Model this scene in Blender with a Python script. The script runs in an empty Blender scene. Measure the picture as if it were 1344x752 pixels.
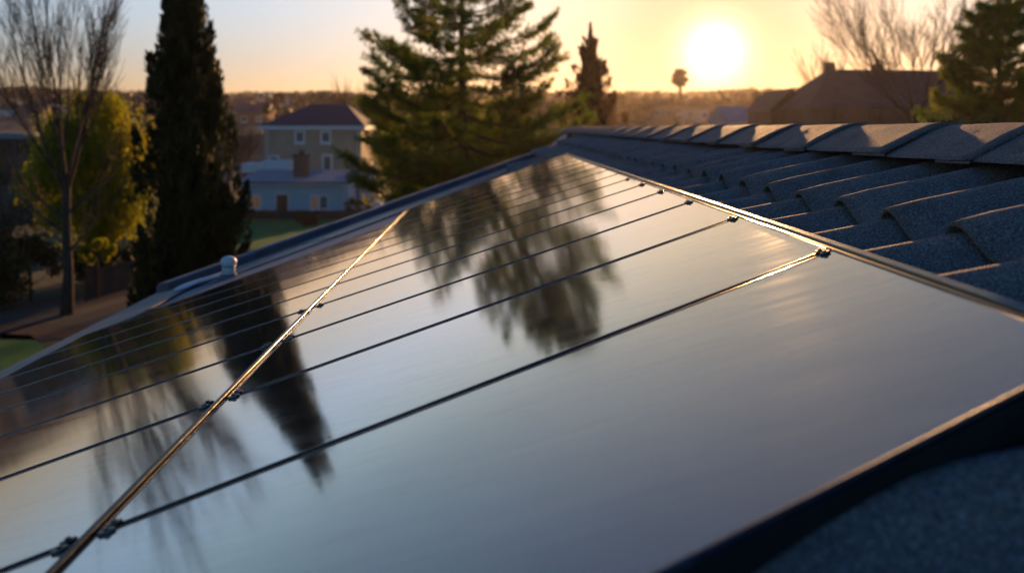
import bpy, math, random
import numpy as np
from mathutils import Vector, noise

random.seed(7)
RNG = np.random.default_rng(11)
C = bpy.context.scene.collection
SC = bpy.context.scene

# ------------------------------------------------------------------ camera
F = 1050.0            # focal length in pixels of the 1344 px wide photograph
HX, HY = 640.0, 167.0  # the optical axis / horizon in that photograph
EYE = 7.5
cam_d = bpy.data.cameras.new('camera')
cam = bpy.data.objects.new('camera', cam_d)
C.objects.link(cam)
cam.location = (0, 0, EYE)
cam.rotation_euler = (math.radians(90), 0, 0)
cam_d.sensor_width = 36.0
cam_d.lens = F / 1344 * 36
cam_d.shift_x = (672 - HX) / 1344
cam_d.shift_y = -(376 - HY) / 1344
cam_d.clip_start = 0.02
cam_d.clip_end = 9000
cam_d.dof.use_dof = True
cam_d.dof.focus_distance = 2.75
cam_d.dof.aperture_fstop = 1.9
SC.camera = cam

# ------------------------------------------------------------------ sun and sky
SUN = Vector(((938 - HX) / F, 1.0, (HY - 68) / F)).normalized()
SUN_EL = math.asin(SUN.z)
SUN_AZ = math.atan2(SUN.x, SUN.y)
SKY_STRENGTH = 0.15
world = bpy.data.worlds.new('World')
SC.world = world
world.use_nodes = True
wn, wl = world.node_tree.nodes, world.node_tree.links
wn.clear()
w_out = wn.new('ShaderNodeOutputWorld')
w_bg = wn.new('ShaderNodeBackground')
w_bg.inputs['Strength'].default_value = 0.10
sky = wn.new('ShaderNodeTexSky')
sky.sky_type = 'NISHITA'
sky.sun_disc = False
sky.sun_elevation = SUN_EL
sky.sun_rotation = SUN_AZ
sky.air_density = 1.0
sky.dust_density = 1.0
sky.ozone_density = 2.0


def wmath(op, a, b=None, c=None):
    n = wn.new('ShaderNodeMath')
    n.operation = op
    for i, v in enumerate((a, b, c)):
        if v is None:
            continue
        if isinstance(v, (int, float)):
            n.inputs[i].default_value = v
        else:
            wl.new(v, n.inputs[i])
    return n.outputs[0]


tc = wn.new('ShaderNodeTexCoord')
dotn = wn.new('ShaderNodeVectorMath')
dotn.operation = 'DOT_PRODUCT'
wl.new(tc.outputs['Generated'], dotn.inputs[0])
dotn.inputs[1].default_value = tuple(SUN)
ang = wmath('ARCCOSINE', wmath('MINIMUM', dotn.outputs['Value'], 1.0))
deg = wmath('MULTIPLY', ang, 180 / math.pi)


def glow(width, strength, color):
    """the bright air around the low sun: an exponential aureole"""
    b = wn.new('ShaderNodeBackground')
    b.inputs['Color'].default_value = (*color, 1)
    e = wmath('POWER', math.e, wmath('MULTIPLY', deg, -1.0 / width))
    wl.new(wmath('MULTIPLY', e, strength), b.inputs['Strength'])
    return b


def wadd(a, b):
    n = wn.new('ShaderNodeAddShader')
    wl.new(a.outputs[0], n.inputs[0])
    wl.new(b.outputs[0], n.inputs[1])
    return n


sep = wn.new('ShaderNodeSeparateXYZ')
wl.new(tc.outputs['Generated'], sep.inputs[0])
tint = wn.new('ShaderNodeValToRGB')     # cooler towards the zenith, rosier at the horizon
wl.new(sep.outputs['Z'], tint.inputs[0])
for k_, (p_, c_) in enumerate([(0.0, (0.40, 0.34, 0.46)), (0.08, (0.43, 0.44, 0.62)), (0.18, (0.62, 0.68, 0.86)), (0.24, (0.62, 0.68, 0.70)), (0.30, (0.44, 0.52, 0.54)), (0.45, (0.215, 0.30, 0.36)), (0.56, (0.11, 0.19, 0.26)), (1.0, (0.20, 0.58, 1.15))]):
    e_ = tint.color_ramp.elements[0] if k_ == 0 else tint.color_ramp.elements[-1] if k_ == 7 else tint.color_ramp.elements.new(p_)
    e_.position = p_
    e_.color = (*c_, 1)
mul = wn.new('ShaderNodeMix')
mul.data_type = 'RGBA'
mul.blend_type = 'MULTIPLY'
mul.inputs[0].default_value = 1.0
wl.new(sky.outputs['Color'], mul.inputs[6])
wl.new(tint.outputs[0], mul.inputs[7])
away = wn.new('ShaderNodeMapRange')
away.interpolation_type = 'SMOOTHSTEP'
wl.new(deg, away.inputs[0])
away.inputs[1].default_value, away.inputs[2].default_value = 62, 125
mul2 = wn.new('ShaderNodeMix')
mul2.data_type = 'RGBA'
mul2.blend_type = 'MULTIPLY'
wl.new(away.outputs[0], mul2.inputs[0])
wl.new(mul.outputs[2], mul2.inputs[6])
mul2.inputs[7].default_value = (0.68, 1.03, 1.22, 1)
wl.new(mul2.outputs[2], w_bg.inputs['Color'])
wl.new(wmath('MULTIPLY', wmath('SUBTRACT', 1.0, wmath('MULTIPLY', wmath('POWER', math.e, wmath('MULTIPLY', deg, -1 / 32.0)), 0.985)), wmath('MULTIPLY', wmath('SUBTRACT', 1.0, wmath('MULTIPLY', wmath('POWER', math.e, wmath('MULTIPLY', deg, -1 / 9.0)), 0.75)), wmath('MULTIPLY', wmath('MAXIMUM', 0.95, wmath('SUBTRACT', 2.3, wmath('MULTIPLY', deg, 0.011))), SKY_STRENGTH))), w_bg.inputs['Strength'])
GLOWS = [(0.90, 6.0, (1.0, 0.80, 0.50)), (4.0, 0.30, (1.0, 0.66, 0.34)), (16.0, 0.10, (1.0, 0.68, 0.55))]
acc = w_bg
for g in GLOWS:
    acc = wadd(acc, glow(*g))
wl.new(acc.outputs[0], w_out.inputs['Surface'])

sd = bpy.data.lights.new('sun_lamp', 'SUN')
sd.energy = 4.2
sd.angle = math.radians(0.6)
sd.color = (1.0, 0.52, 0.20)
so = bpy.data.objects.new('sun_lamp', sd)
C.objects.link(so)
LAMP_DIR = Vector((SUN.x, SUN.y, SUN.z + 0.028)).normalized()
so.rotation_euler = LAMP_DIR.to_track_quat('Z', 'Y').to_euler()
so.location = (60, 200, 60)

SC.view_settings.view_transform = 'Standard'
SC.view_settings.look = 'None'
SC.view_settings.gamma = 1
SC.view_settings.use_curve_mapping = False
SC.view_settings.exposure = 0.7
SC.render.engine = 'CYCLES'
SC.cycles.use_denoising = True
SC.cycles.max_bounces = 6
SC.cycles.transparent_max_bounces = 8
SC.cycles.volume_bounces = 0
SC.cycles.sample_clamp_indirect = 6.0

# ------------------------------------------------------------------ materials


class NT:
    def __init__(self, name):
        self.m = bpy.data.materials.new(name)
        self.m.use_nodes = True
        self.n, self.l = self.m.node_tree.nodes, self.m.node_tree.links
        self.p = self.n['Principled BSDF']
        self.out = self.n['Material Output']
        self.tc = self.n.new('ShaderNodeTexCoord')

    def coords(self, scale=(1, 1, 1), rot=(0, 0, 0)):
        mp = self.n.new('ShaderNodeMapping')
        mp.inputs['Scale'].default_value = scale
        mp.inputs['Rotation'].default_value = rot
        self.l.new(self.tc.outputs['Object'], mp.inputs['Vector'])
        return mp.outputs[0]

    def noise(self, scale, detail=3, rough=0.55, vec=None, dist=0.0):
        t = self.n.new('ShaderNodeTexNoise')
        t.inputs['Scale'].default_value = scale
        t.inputs['Detail'].default_value = detail
        t.inputs['Roughness'].default_value = rough
        t.inputs['Distortion'].default_value = dist
        self.l.new(vec if vec else self.tc.outputs['Object'], t.inputs['Vector'])
        return t.outputs[0]

    def ramp(self, fac, stops):
        r = self.n.new('ShaderNodeValToRGB')
        els = r.color_ramp.elements
        els[0].position, els[0].color = stops[0][0], (*stops[0][1], 1)
        els[1].position, els[1].color = stops[-1][0], (*stops[-1][1], 1)
        for p, c in stops[1:-1]:
            e = els.new(p)
            e.color = (*c, 1)
        self.l.new(fac, r.inputs[0])
        return r.outputs[0]

    def bump(self, h, dist, strength=1.0, prev=None):
        b = self.n.new('ShaderNodeBump')
        b.inputs['Distance'].default_value = dist
        b.inputs['Strength'].default_value = strength
        self.l.new(h, b.inputs['Height'])
        if prev:
            self.l.new(prev, b.inputs['Normal'])
        self.l.new(b.outputs[0], self.p.inputs['Normal'])
        return b.outputs[0]

    def set(self, **k):
        names = {'rough': 'Roughness', 'metal': 'Metallic', 'ior': 'IOR', 'spec': 'Specular IOR Level',
                 'coat': 'Coat Weight', 'color': 'Base Color', 'emit': 'Emission Color', 'estr': 'Emission Strength',
                 'sheen': 'Sheen Weight', 'coat_rough': 'Coat Roughness'}
        for a, v in k.items():
            s = self.p.inputs[names[a]]
            if isinstance(v, bpy.types.NodeSocket):
                self.l.new(v, s)
            elif isinstance(v, tuple):
                s.default_value = (*v, 1)
            else:
                s.default_value = v
        return self


def simple(name, c1, c2, scale=6, rough=0.8, bump=0.0, metal=0.0, detail=4, bscale=None):
    m = NT(name)
    f = m.noise(scale, detail)
    m.set(color=m.ramp(f, [(0.3, c1), (0.7, c2)]), rough=rough, metal=metal)
    if bump:
        m.bump(m.noise(bscale or scale * 3, 3), bump)
    return m.m


def leafmat(name, c1, c2, c3=None, trans=0.45, scale=0.8):
    m = NT(name)
    f = m.noise(scale, 4, 0.65)
    col = m.ramp(f, [(0.3, c1), (0.5, c2), (0.7, c3 or c2)])
    m.set(color=col, rough=0.6, spec=0.25)
    tr = m.n.new('ShaderNodeBsdfTranslucent')
    m.l.new(col, tr.inputs[0])
    mx = m.n.new('ShaderNodeMixShader')
    mx.inputs[0].default_value = trans
    m.l.new(m.p.outputs[0], mx.inputs[1])
    m.l.new(tr.outputs[0], mx.inputs[2])
    m.l.new(mx.outputs[0], m.out.inputs['Surface'])
    return m.m


def emitmat(name, col, s):
    m = NT(name)
    m.set(color=(0.2, 0.15, 0.1), emit=col, estr=s, rough=0.4)
    return m.m


M = {}
# stone-coated tiles
m = NT('tile_granules')
g1 = m.noise(190, 2, 0.75)
g2 = m.noise(6, 6, 0.68)
vor = m.n.new('ShaderNodeTexVoronoi')
vor.inputs['Scale'].default_value = 300
m.l.new(m.tc.outputs['Object'], vor.inputs['Vector'])
mixc = m.n.new('ShaderNodeMix')
mixc.data_type = 'RGBA'
mixc.blend_type = 'MULTIPLY'
mixc.inputs[0].default_value = 1.0
m.l.new(m.ramp(g1, [(0.36, (0.16, 0.12, 0.10)), (0.54, (0.38, 0.30, 0.26)), (0.68, (0.72, 0.62, 0.56))]), mixc.inputs[6])
m.l.new(m.ramp(g2, [(0.28, (0.5, 0.5, 0.52)), (0.45, (0.8, 0.8, 0.8)), (0.6, (0.95, 0.93, 0.9)), (0.75, (1.15, 1.1, 1.0))]), mixc.inputs[7])
m.set(color=mixc.outputs[2], rough=0.78, spec=0.35)
b0 = m.bump(vor.outputs['Distance'], 0.004, 0.9)
m.bump(g1, 0.006, 1.0, b0)
M['tile'] = m.m
# panel glass: dark cells under a coated, near mirror-like pane, a little dust in streaks
m = NT('panel_glass')
st = m.noise(6.0, 5, 0.6, m.coords((0.35, 6.0, 1), (0, 0, -0.32)))
fine = m.noise(40.0, 3, 0.6, m.coords((0.5, 5.0, 1), (0, 0, -0.32)))
r_ = m.n.new('ShaderNodeMapRange')
m.l.new(st, r_.inputs[0])
r_.inputs[1].default_value, r_.inputs[2].default_value = 0.35, 0.8
r_.inputs[3].default_value, r_.inputs[4].default_value = 0.048, 0.100
m.set(color=m.ramp(st, [(0.3, (0.47, 0.475, 0.49)), (0.75, (0.52, 0.525, 0.53))]), rough=r_.outputs[0])
r2 = m.n.new('ShaderNodeMapRange')
m.l.new(m.noise(14.0, 6, 0.75, m.coords((0.25, 5.0, 1), (0, 0, -0.32)), 0.6), r2.inputs[0])
r2.inputs[1].default_value, r2.inputs[2].default_value = 0.52, 0.72
r2.inputs[3].default_value, r2.inputs[4].default_value = 0.98, 0.80
vs_ = m.n.new('ShaderNodeTexVoronoi')
vs_.inputs['Scale'].default_value = 42
vs_.inputs['Randomness'].default_value = 1.0
m.l.new(m.tc.outputs['Object'], vs_.inputs['Vector'])
sp = m.n.new('ShaderNodeMapRange')
m.l.new(vs_.outputs['Distance'], sp.inputs[0])
sp.inputs[1].default_value, sp.inputs[2].default_value = 0.06, 0.13
sp.inputs[3].default_value, sp.inputs[4].default_value = 0.80, 1.0
mm = m.n.new('ShaderNodeMath')
mm.operation = 'MULTIPLY'
m.l.new(r2.outputs[0], mm.inputs[0])
m.l.new(sp.outputs[0], mm.inputs[1])
m.l.new(mm.outputs[0], m.p.inputs['Metallic'])
b0 = m.bump(m.noise(1.6, 1, 0.4), 0.0012, 1.0)
m.bump(fine, 0.00003, 0.6, b0)
M['glass'] = m.m
m = NT('dark_anodised')
m.set(color=m.ramp(m.noise(60, 2), [(0.3, (0.035, 0.035, 0.04)), (0.7, (0.07, 0.07, 0.08))]), metal=0.9, rough=0.26)
M['frame'] = m.m
m = NT('brushed_aluminium')
m.set(color=m.ramp(m.noise(30, 3, 0.6, m.coords((8, 0.6, 8))), [(0.3, (0.20, 0.19, 0.17)), (0.7, (0.30, 0.285, 0.26))]), metal=1.0, rough=0.33)
m.bump(m.noise(120, 2, 0.6, m.coords((6, 0.4, 6))), 0.0004, 0.7)
M['alu'] = m.m
m = NT('dark_rail_metal')
m.set(color=m.ramp(m.noise(30, 3, 0.6, m.coords((8, 0.6, 8))), [(0.3, (0.08, 0.07, 0.06)), (0.7, (0.14, 0.13, 0.11))]), metal=1.0, rough=0.16)
m.bump(m.noise(120, 2, 0.6, m.coords((6, 0.4, 6))), 0.0004, 0.6)
M['rail'] = m.m
M['black'] = simple('black_backsheet', (0.008, 0.008, 0.01), (0.015, 0.015, 0.018), 8, 0.8)
M['membrane'] = simple('roof_membrane', (0.13, 0.15, 0.19), (0.20, 0.23, 0.28), 5, 0.6, 0.002, bscale=120)
M['flash'] = simple('lead_flashing', (0.10, 0.11, 0.13), (0.17, 0.18, 0.20), 3, 0.5, 0.002, bscale=20)
M['cap'] = simple('rake_cap_metal', (0.10, 0.11, 0.14), (0.16, 0.17, 0.21), 4, 0.5, 0.001, bscale=20)
M['white'] = simple('white_plastic', (0.66, 0.66, 0.66), (0.82, 0.82, 0.80), 22, 0.45)
M['sealant'] = simple('white_sealant', (0.62, 0.64, 0.66), (0.78, 0.78, 0.78), 14, 0.6, 0.004, bscale=30)
M['render_beige'] = simple('beige_render', (0.42, 0.31, 0.22), (0.50, 0.38, 0.28), 0.8, 0.9, 0.01)
M['render_white'] = simple('skylight_tinted_render', (0.40, 0.55, 0.68), (0.48, 0.62, 0.74), 0.7, 0.85, 0.01)  # white render with the blue of the skylight put into its colour
M['white_paint'] = simple('white_paint', (0.68, 0.70, 0.72), (0.8, 0.8, 0.8), 3, 0.6)
M['slate'] = simple('slate_roof', (0.012, 0.024, 0.045), (0.026, 0.042, 0.070), 2, 0.75, 0.02)
M['felt'] = simple('grey_roof_felt', (0.20, 0.24, 0.27), (0.30, 0.34, 0.37), 1.2, 0.85, 0.01)
M['brick'] = None
m = NT('brick')
bt = m.n.new('ShaderNodeTexBrick')
bt.inputs['Scale'].default_value = 4
bt.inputs['Color1'].default_value = (0.28, 0.09, 0.06, 1)
bt.inputs['Color2'].default_value = (0.20, 0.07, 0.05, 1)
bt.inputs['Mortar'].default_value = (0.25, 0.2, 0.18, 1)
m.l.new(m.coords((1, 1, 1), (math.radians(90), 0, 0)), bt.inputs['Vector'])
m.set(color=bt.outputs['Color'], rough=0.9)
M['brick'] = m.m
M['brown_wall'] = simple('brown_wall', (0.10, 0.07, 0.055), (0.16, 0.11, 0.09), 0.5, 0.9)
M['brown_roof'] = simple('brown_roof', (0.07, 0.045, 0.04), (0.11, 0.07, 0.06), 0.7, 0.85)
M['door'] = simple('brown_door', (0.12, 0.05, 0.035), (0.16, 0.07, 0.05), 3, 0.6)
M['pane'] = simple('dark_window_pane', (0.015, 0.018, 0.022), (0.03, 0.035, 0.04), 3, 0.12)
M['lit'] = emitmat('lit_window_pane', (1.0, 0.42, 0.10), 0.035)
M['lamp'] = emitmat('lit_lamp', (1.0, 0.42, 0.14), 7.0)
M['bark'] = simple('bark', (0.045, 0.032, 0.025), (0.10, 0.07, 0.055), 6, 0.95, 0.02)
M['bark_warm'] = simple('warm_bark', (0.07, 0.035, 0.02), (0.14, 0.075, 0.045), 5, 0.95, 0.02)
M['leaf_pine'] = leafmat('pine_needles', (0.06, 0.13, 0.015), (0.13, 0.20, 0.02), (0.30, 0.28, 0.03), 0.6, 0.5)
M['leaf_cyp'] = leafmat('cypress_foliage', (0.012, 0.022, 0.008), (0.022, 0.036, 0.011), (0.04, 0.055, 0.014), 0.2, 1.3)
M['leaf_yel'] = leafmat('yellow_green_leaves', (0.17, 0.23, 0.012), (0.30, 0.31, 0.015), (0.46, 0.36, 0.02), 0.6, 0.35)
M['leaf_flare_tint'] = leafmat('flare_tinted_needles', (0.07, 0.03, 0.015), (0.11, 0.05, 0.02), (0.15, 0.07, 0.025), 0.4, 1.0)  # orange flare of the low sun put into the needle colour
M['leaf_dark'] = leafmat('dark_shrub_leaves', (0.015, 0.025, 0.01), (0.03, 0.045, 0.014), (0.05, 0.065, 0.016), 0.3, 1.0)
M['leaf_bush'] = leafmat('bush_leaves', (0.04, 0.07, 0.02), (0.07, 0.11, 0.025), (0.10, 0.13, 0.03), 0.4, 1.0)
M['leaf_red'] = leafmat('reddish_shrub_leaves', (0.10, 0.04, 0.025), (0.14, 0.055, 0.03), (0.17, 0.07, 0.035), 0.4, 1.0)
M['twigs'] = leafmat('far_bare_wood', (0.022, 0.019, 0.02), (0.035, 0.028, 0.026), (0.05, 0.036, 0.032), 0.1, 0.03)
M['grass'] = simple('lawn_grass', (0.015, 0.12, 0.012), (0.03, 0.18, 0.018), 0.5, 0.95, 0.05, bscale=9)
m = NT('open_ground')
f1, f2 = m.noise(0.02, 5, 0.6), m.noise(0.9, 4, 0.6)
mx = m.n.new('ShaderNodeMix')
mx.data_type = 'RGBA'
mx.inputs[0].default_value = 0.4
m.l.new(m.ramp(f1, [(0.35, (0.035, 0.05, 0.02)), (0.5, (0.07, 0.06, 0.035)), (0.65, (0.06, 0.045, 0.035))]), mx.inputs[6])
m.l.new(m.ramp(f2, [(0.3, (0.02, 0.045, 0.012)), (0.7, (0.06, 0.065, 0.03))]), mx.inputs[7])
m.set(color=mx.outputs[2], rough=0.95)
m.bump(f2, 0.1, 0.6)
M['ground'] = m.m
M['sand'] = simple('sandy_path', (0.05, 0.042, 0.03), (0.08, 0.065, 0.048), 1.4, 0.95, 0.02, bscale=8)  # darkened: shade from neighbouring trees is put into the colour
M['mulch'] = simple('bark_mulch', (0.04, 0.02, 0.014), (0.075, 0.035, 0.024), 5, 0.95, 0.04, bscale=14)  # tree shade over the bed is part of this darkened colour
M['fence'] = simple('brown_fence', (0.05, 0.035, 0.03), (0.09, 0.06, 0.05), 2.5, 0.9)
M['hill'] = simple('wooded_hill', (0.02, 0.019, 0.02), (0.04, 0.034, 0.032), 0.02, 0.95, 1.0, bscale=0.08)
for k, c in {'cream': (0.5, 0.45, 0.38), 'pale': (0.6, 0.6, 0.6), 'tan': (0.38, 0.28, 0.2), 'rust': (0.3, 0.13, 0.08)}.items():
    M['far_' + k] = simple('far_wall_' + k, c, tuple(v * 1.15 for v in c), 0.5, 0.9)

# ------------------------------------------------------------------ mesh helpers


class MB:
    """collects vertices and faces, links them as ONE mesh object"""

    def __init__(self):
        self.v, self.f = [], []

    def add(self, vs, fs):
        b = len(self.v)
        self.v += [tuple(p) for p in vs]
        self.f += [tuple(b + i for i in q) for q in fs]
        return self

    def box(self, x0, x1, y0, y1, z0, z1):
        vs = [(x, y, z) for z in (z0, z1) for y in (y0, y1) for x in (x0, x1)]
        return self.add(vs, [(0, 2, 3, 1), (4, 5, 7, 6), (0, 1, 5, 4), (2, 6, 7, 3), (0, 4, 6, 2), (1, 3, 7, 5)])

    def tube(self, pts, rads, n=6, cap=True):
        pts = [Vector(p) for p in pts]
        vs, fs = [], []
        up = Vector((0.31, 0.17, 0.94))
        for i, p in enumerate(pts):
            d = (pts[min(i + 1, len(pts) - 1)] - pts[max(i - 1, 0)])
            d = d.normalized() if d.length > 1e-9 else Vector((0, 0, 1))
            a = d.cross(up)
            if a.length < 1e-3:
                a = d.cross(Vector((1, 0, 0)))
            a.normalize()
            b = d.cross(a)
            for k in range(n):
                t = 2 * math.pi * k / n
                vs.append(p + (a * math.cos(t) + b * math.sin(t)) * rads[i])
        for i in range(len(pts) - 1):
            for k in range(n):
                fs.append((i * n + k, i * n + (k + 1) % n, (i + 1) * n + (k + 1) % n, (i + 1) * n + k))
        if cap:
            fs.append(tuple(range(n - 1, -1, -1)))
            fs.append(tuple((len(pts) - 1) * n + k for k in range(n)))
        return self.add(vs, fs)

    def lathe(self, c, prof, n=28):
        """profile of (radius, z) round a vertical axis at c"""
        vs, fs = [], []
        for r, z in prof:
            for k in range(n):
                t = 2 * math.pi * k / n
                vs.append((c[0] + r * math.cos(t), c[1] + r * math.sin(t), c[2] + z))
        for i in range(len(prof) - 1):
            for k in range(n):
                fs.append((i * n + k, i * n + (k + 1) % n, (i + 1) * n + (k + 1) % n, (i + 1) * n + k))
        fs.append(tuple(range(n - 1, -1, -1)))
        fs.append(tuple((len(prof) - 1) * n + k for k in range(n)))
        return self.add(vs, fs)

    def build(self, name, mat, parent=None, smooth=False, origin=None):
        off = Vector(parent['_o']) if parent is not None and '_o' in parent else Vector(origin or (0, 0, 0))
        v = np.array(self.v, dtype=np.float64) - np.array(off)
        me = bpy.data.meshes.new(name)
        me.from_pydata(v.tolist(), [], self.f)
        me.validate()
        me.update()
        if smooth:
            me.polygons.foreach_set('use_smooth', [True] * len(me.polygons))
        me.materials.append(M[mat] if isinstance(mat, str) else mat)
        o = bpy.data.objects.new(name, me)
        C.objects.link(o)
        if parent is not None:
            o.parent = parent
            if '_o' in parent:
                o['_o'] = parent['_o']
        elif origin:
            o.location = origin
            o['_o'] = tuple(origin)
        return o


def tag(o, label=None, cat=None, group=None, kind=None):
    if label:
        o['label'] = label
    if cat:
        o['category'] = cat
    if group:
        o['group'] = group
    if kind:
        o['kind'] = kind
    return o


def thing(name, label, cat, loc, group=None):
    o = bpy.data.objects.new(name, None)
    o.empty_display_size = 0.2
    C.objects.link(o)
    o.location = loc
    o['_o'] = tuple(loc)
    return tag(o, label, cat, group)


def np_mesh(name, verts, faces, mat, parent=None):
    """quads or triangles from numpy arrays"""
    off = np.array(parent['_o']) if parent is not None else 0
    verts = (verts - off).astype(np.float32)
    k = faces.shape[1]
    me = bpy.data.meshes.new(name)
    me.vertices.add(len(verts))
    me.vertices.foreach_set('co', verts.ravel())
    me.loops.add(faces.size)
    me.loops.foreach_set('vertex_index', faces.astype(np.int32).ravel())
    me.polygons.add(len(faces))
    me.polygons.foreach_set('loop_start', np.arange(0, faces.size, k, dtype=np.int32))
    me.polygons.foreach_set('loop_total', np.full(len(faces), k, dtype=np.int32))
    me.update(calc_edges=True)
    me.materials.append(M[mat])
    o = bpy.data.objects.new(name, me)
    C.objects.link(o)
    if parent is not None:
        o.parent = parent
    return o


def unit(n):
    v = RNG.normal(size=(n, 3))
    return v / np.linalg.norm(v, axis=1, keepdims=True)


def cards(name, cen, ax, length, width, mat, parent):
    """leaf-sized rhombic faces at cen, long axis ax"""
    n = len(cen)
    ax = ax / np.maximum(np.linalg.norm(ax, axis=1, keepdims=True), 1e-6)
    side = np.cross(ax, unit(n))
    side /= np.maximum(np.linalg.norm(side, axis=1, keepdims=True), 1e-6)
    L = (length * RNG.uniform(0.6, 1.35, n))[:, None] / 2
    Wd = (width * RNG.uniform(0.6, 1.35, n))[:, None] / 2
    v = np.stack([cen - ax * L, cen + side * Wd, cen + ax * L, cen - side * Wd], axis=1).reshape(-1, 3)
    f = np.arange(4 * n).reshape(-1, 4)
    return np_mesh(name, v, f, mat, parent)


def px(x, y, Y):
    """the point seen at pixel x, y of the photograph at depth Y"""
    return Vector(((x - HX) / F * Y, Y, EYE - (y - HY) / F * Y))


# ------------------------------------------------------------------ ground, hills
def ridge_profile(u):
    return 44.0 + 4.0 * min(1, max(0, u * 8)) + 4.0 * noise.noise(Vector((u * 7.0, 3.1, 0))) + 2.5 * noise.noise(Vector((u * 23.0, 8.1, 0)))


def terrain(x, y):
    d = math.hypot(x, y)
    if y < 0 or d < 1:
        return 0.0
    t = min(max((d - 110) / 1000.0, 0), 1)
    s = t ** 0.82 * min(1, t * 14)
    return s * ridge_profile(x / max(d, 1)) * min(1, max(0, (y / d) * 1.5))


g = MB()
g.add([(-4000, -4000, 0), (4000, -4000, 0), (4000, 4000, 0), (-4000, 4000, 0)], [(0, 1, 2, 3)])
tag(g.build('ground', 'ground'), kind='structure')
h = MB()
NA, ND = 160, 40
ds = [112 + (1110 - 112) * (i / (ND - 1)) ** 1.4 for i in range(ND)] + [1250, 1500]
vs, fs = [], []
for i, d in enumerate(ds):
    for j in range(NA + 1):
        a = math.radians(-62 + 124 * j / NA)
        x, y = d * math.sin(a), d * math.cos(a)
        z = terrain(x, y) if d <= 1110 else terrain(x * 1109 / d, y * 1109 / d) * (0.8 if d < 1300 else 0)
        if 150 < d <= 1110:
            z += 1.6 * noise.noise(Vector((x * 0.03, y * 0.03, 0)))
        vs.append((x, y, z - (0.6 if i == 0 else 0)))
for i in range(len(ds) - 1):
    for j in range(NA):
        q = i * (NA + 1) + j
        fs.append((q, q + 1, q + NA + 2, q + NA + 1))
h.add(vs, fs)
tag(h.build('hills', 'hill', smooth=True), kind='structure')

# garden sheets on the ground
def sheet(name, pts, z, mat, label=None):
    b = MB()
    n = len(pts)
    b.add([(x, y, z) for x, y in pts], [tuple(range(n))])
    return tag(b.build(name, mat), kind='structure')


def gp(x, y):
    Y = EYE * F / (y - HY)
    return ((x - HX) / F * Y, Y)


sheet('lawn', [gp(300, 330), gp(420, 330), gp(520, 285), gp(170, 285)][::1], 0.02, 'grass')
sheet('lawn', [gp(-200, 520), gp(60, 520), gp(75, 470), gp(40, 440), gp(-200, 430)], 0.02, 'grass')
sheet('path', [gp(20, 425), gp(150, 430), gp(330, 400), gp(330, 372), gp(205, 372), gp(110, 395), gp(-40, 400), gp(-60, 415)], 0.024, 'sand')
sheet('mulch_bed', [gp(-60, 445), gp(50, 447), gp(160, 440), gp(150, 430), gp(20, 425), gp(-80, 415)], 0.02, 'mulch')

# ------------------------------------------------------------------ the house we look along
T = 0.28          # roof slope
CP = 0.55         # height of the eye over the panel plane at X = 0
SK = 0.335        # the columns of panels run a little askew to the ridge
NRM = Vector((-T, 0, 1)).normalized()
LEN = math.sqrt(1 + T * T)


def zr(X, up=0.0):
    """height on the panel plane, up metres above it"""
    return EYE - CP + T * X + up


DECK = -0.13
EAVE = -2.95
RIDGE = 1.92
house = thing('tiled_house', 'house under the camera with blue grey wavy roof tiles, ridge caps and solar array', 'house', (0, 6, 0))
rake = [(EAVE, 7.25), (1.07, 13.0), (RIDGE, 18.5)]
deck = MB()
top = [(EAVE, -2.0)] + rake + [(RIDGE, -2.0)]
n = len(top)
deck.add([(x, y, zr(x, DECK)) for x, y in top] + [(x, y, zr(x, DECK - 0.16)) for x, y in top],
         [tuple(range(n - 1, -1, -1)), tuple(range(n, 2 * n))] + [(i, (i + 1) % n, n + (i + 1) % n, n + i) for i in range(n)])
deck.build('roof_deck', 'membrane', house)
zt = zr(RIDGE, DECK)
back = MB()
XB = 6.4
bz = zt - T * (XB - RIDGE)
pts = [(RIDGE + 0.01, -2, zt), (RIDGE + 0.01, 18.5, zt), (XB, 18.5, bz), (XB, -2, bz)]
back.add(pts + [(a, b, c - 0.16) for a, b, c in pts], [(3, 2, 1, 0), (4, 5, 6, 7), (0, 1, 5, 4), (1, 2, 6, 5), (2, 3, 7, 6), (3, 0, 4, 7)])
back.build('back_slope', 'tile', house)
wl_ = MB()
we = EAVE + 0.45
top = [(we, -1.6), (we, 6.9), (1.0, 12.4), (RIDGE, 17.9), (XB - 0.45, 17.9), (XB - 0.45, -1.6)]
n = len(top)
zs = [zr(x, DECK - 0.17) if x < RIDGE + 0.01 else zt - T * (x - RIDGE) - 0.17 for x, y in top]
wl_.add([(x, y, 0) for x, y in top] + [(x, y, z) for (x, y), z in zip(top, zs)],
        [(i, (i + 1) % n, n + (i + 1) % n, n + i) for i in range(n)])
wl_.build('wall', 'render_beige', house)


# wavy tile courses
PITCH = 0.335
prof = [(0, 0), (.08, -.03), (.18, -.035), (.28, 0.0), (.37, .07), (.45, .18), (.53, .36), (.61, .60), (.68, .80), (.75, .94), (.81, 1.0), (.87, .97),
        (.92, .87), (.95, .72), (.957, .58), (.945, .44), (.935, .28), (.945, .12), (.975, .02)]


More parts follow.
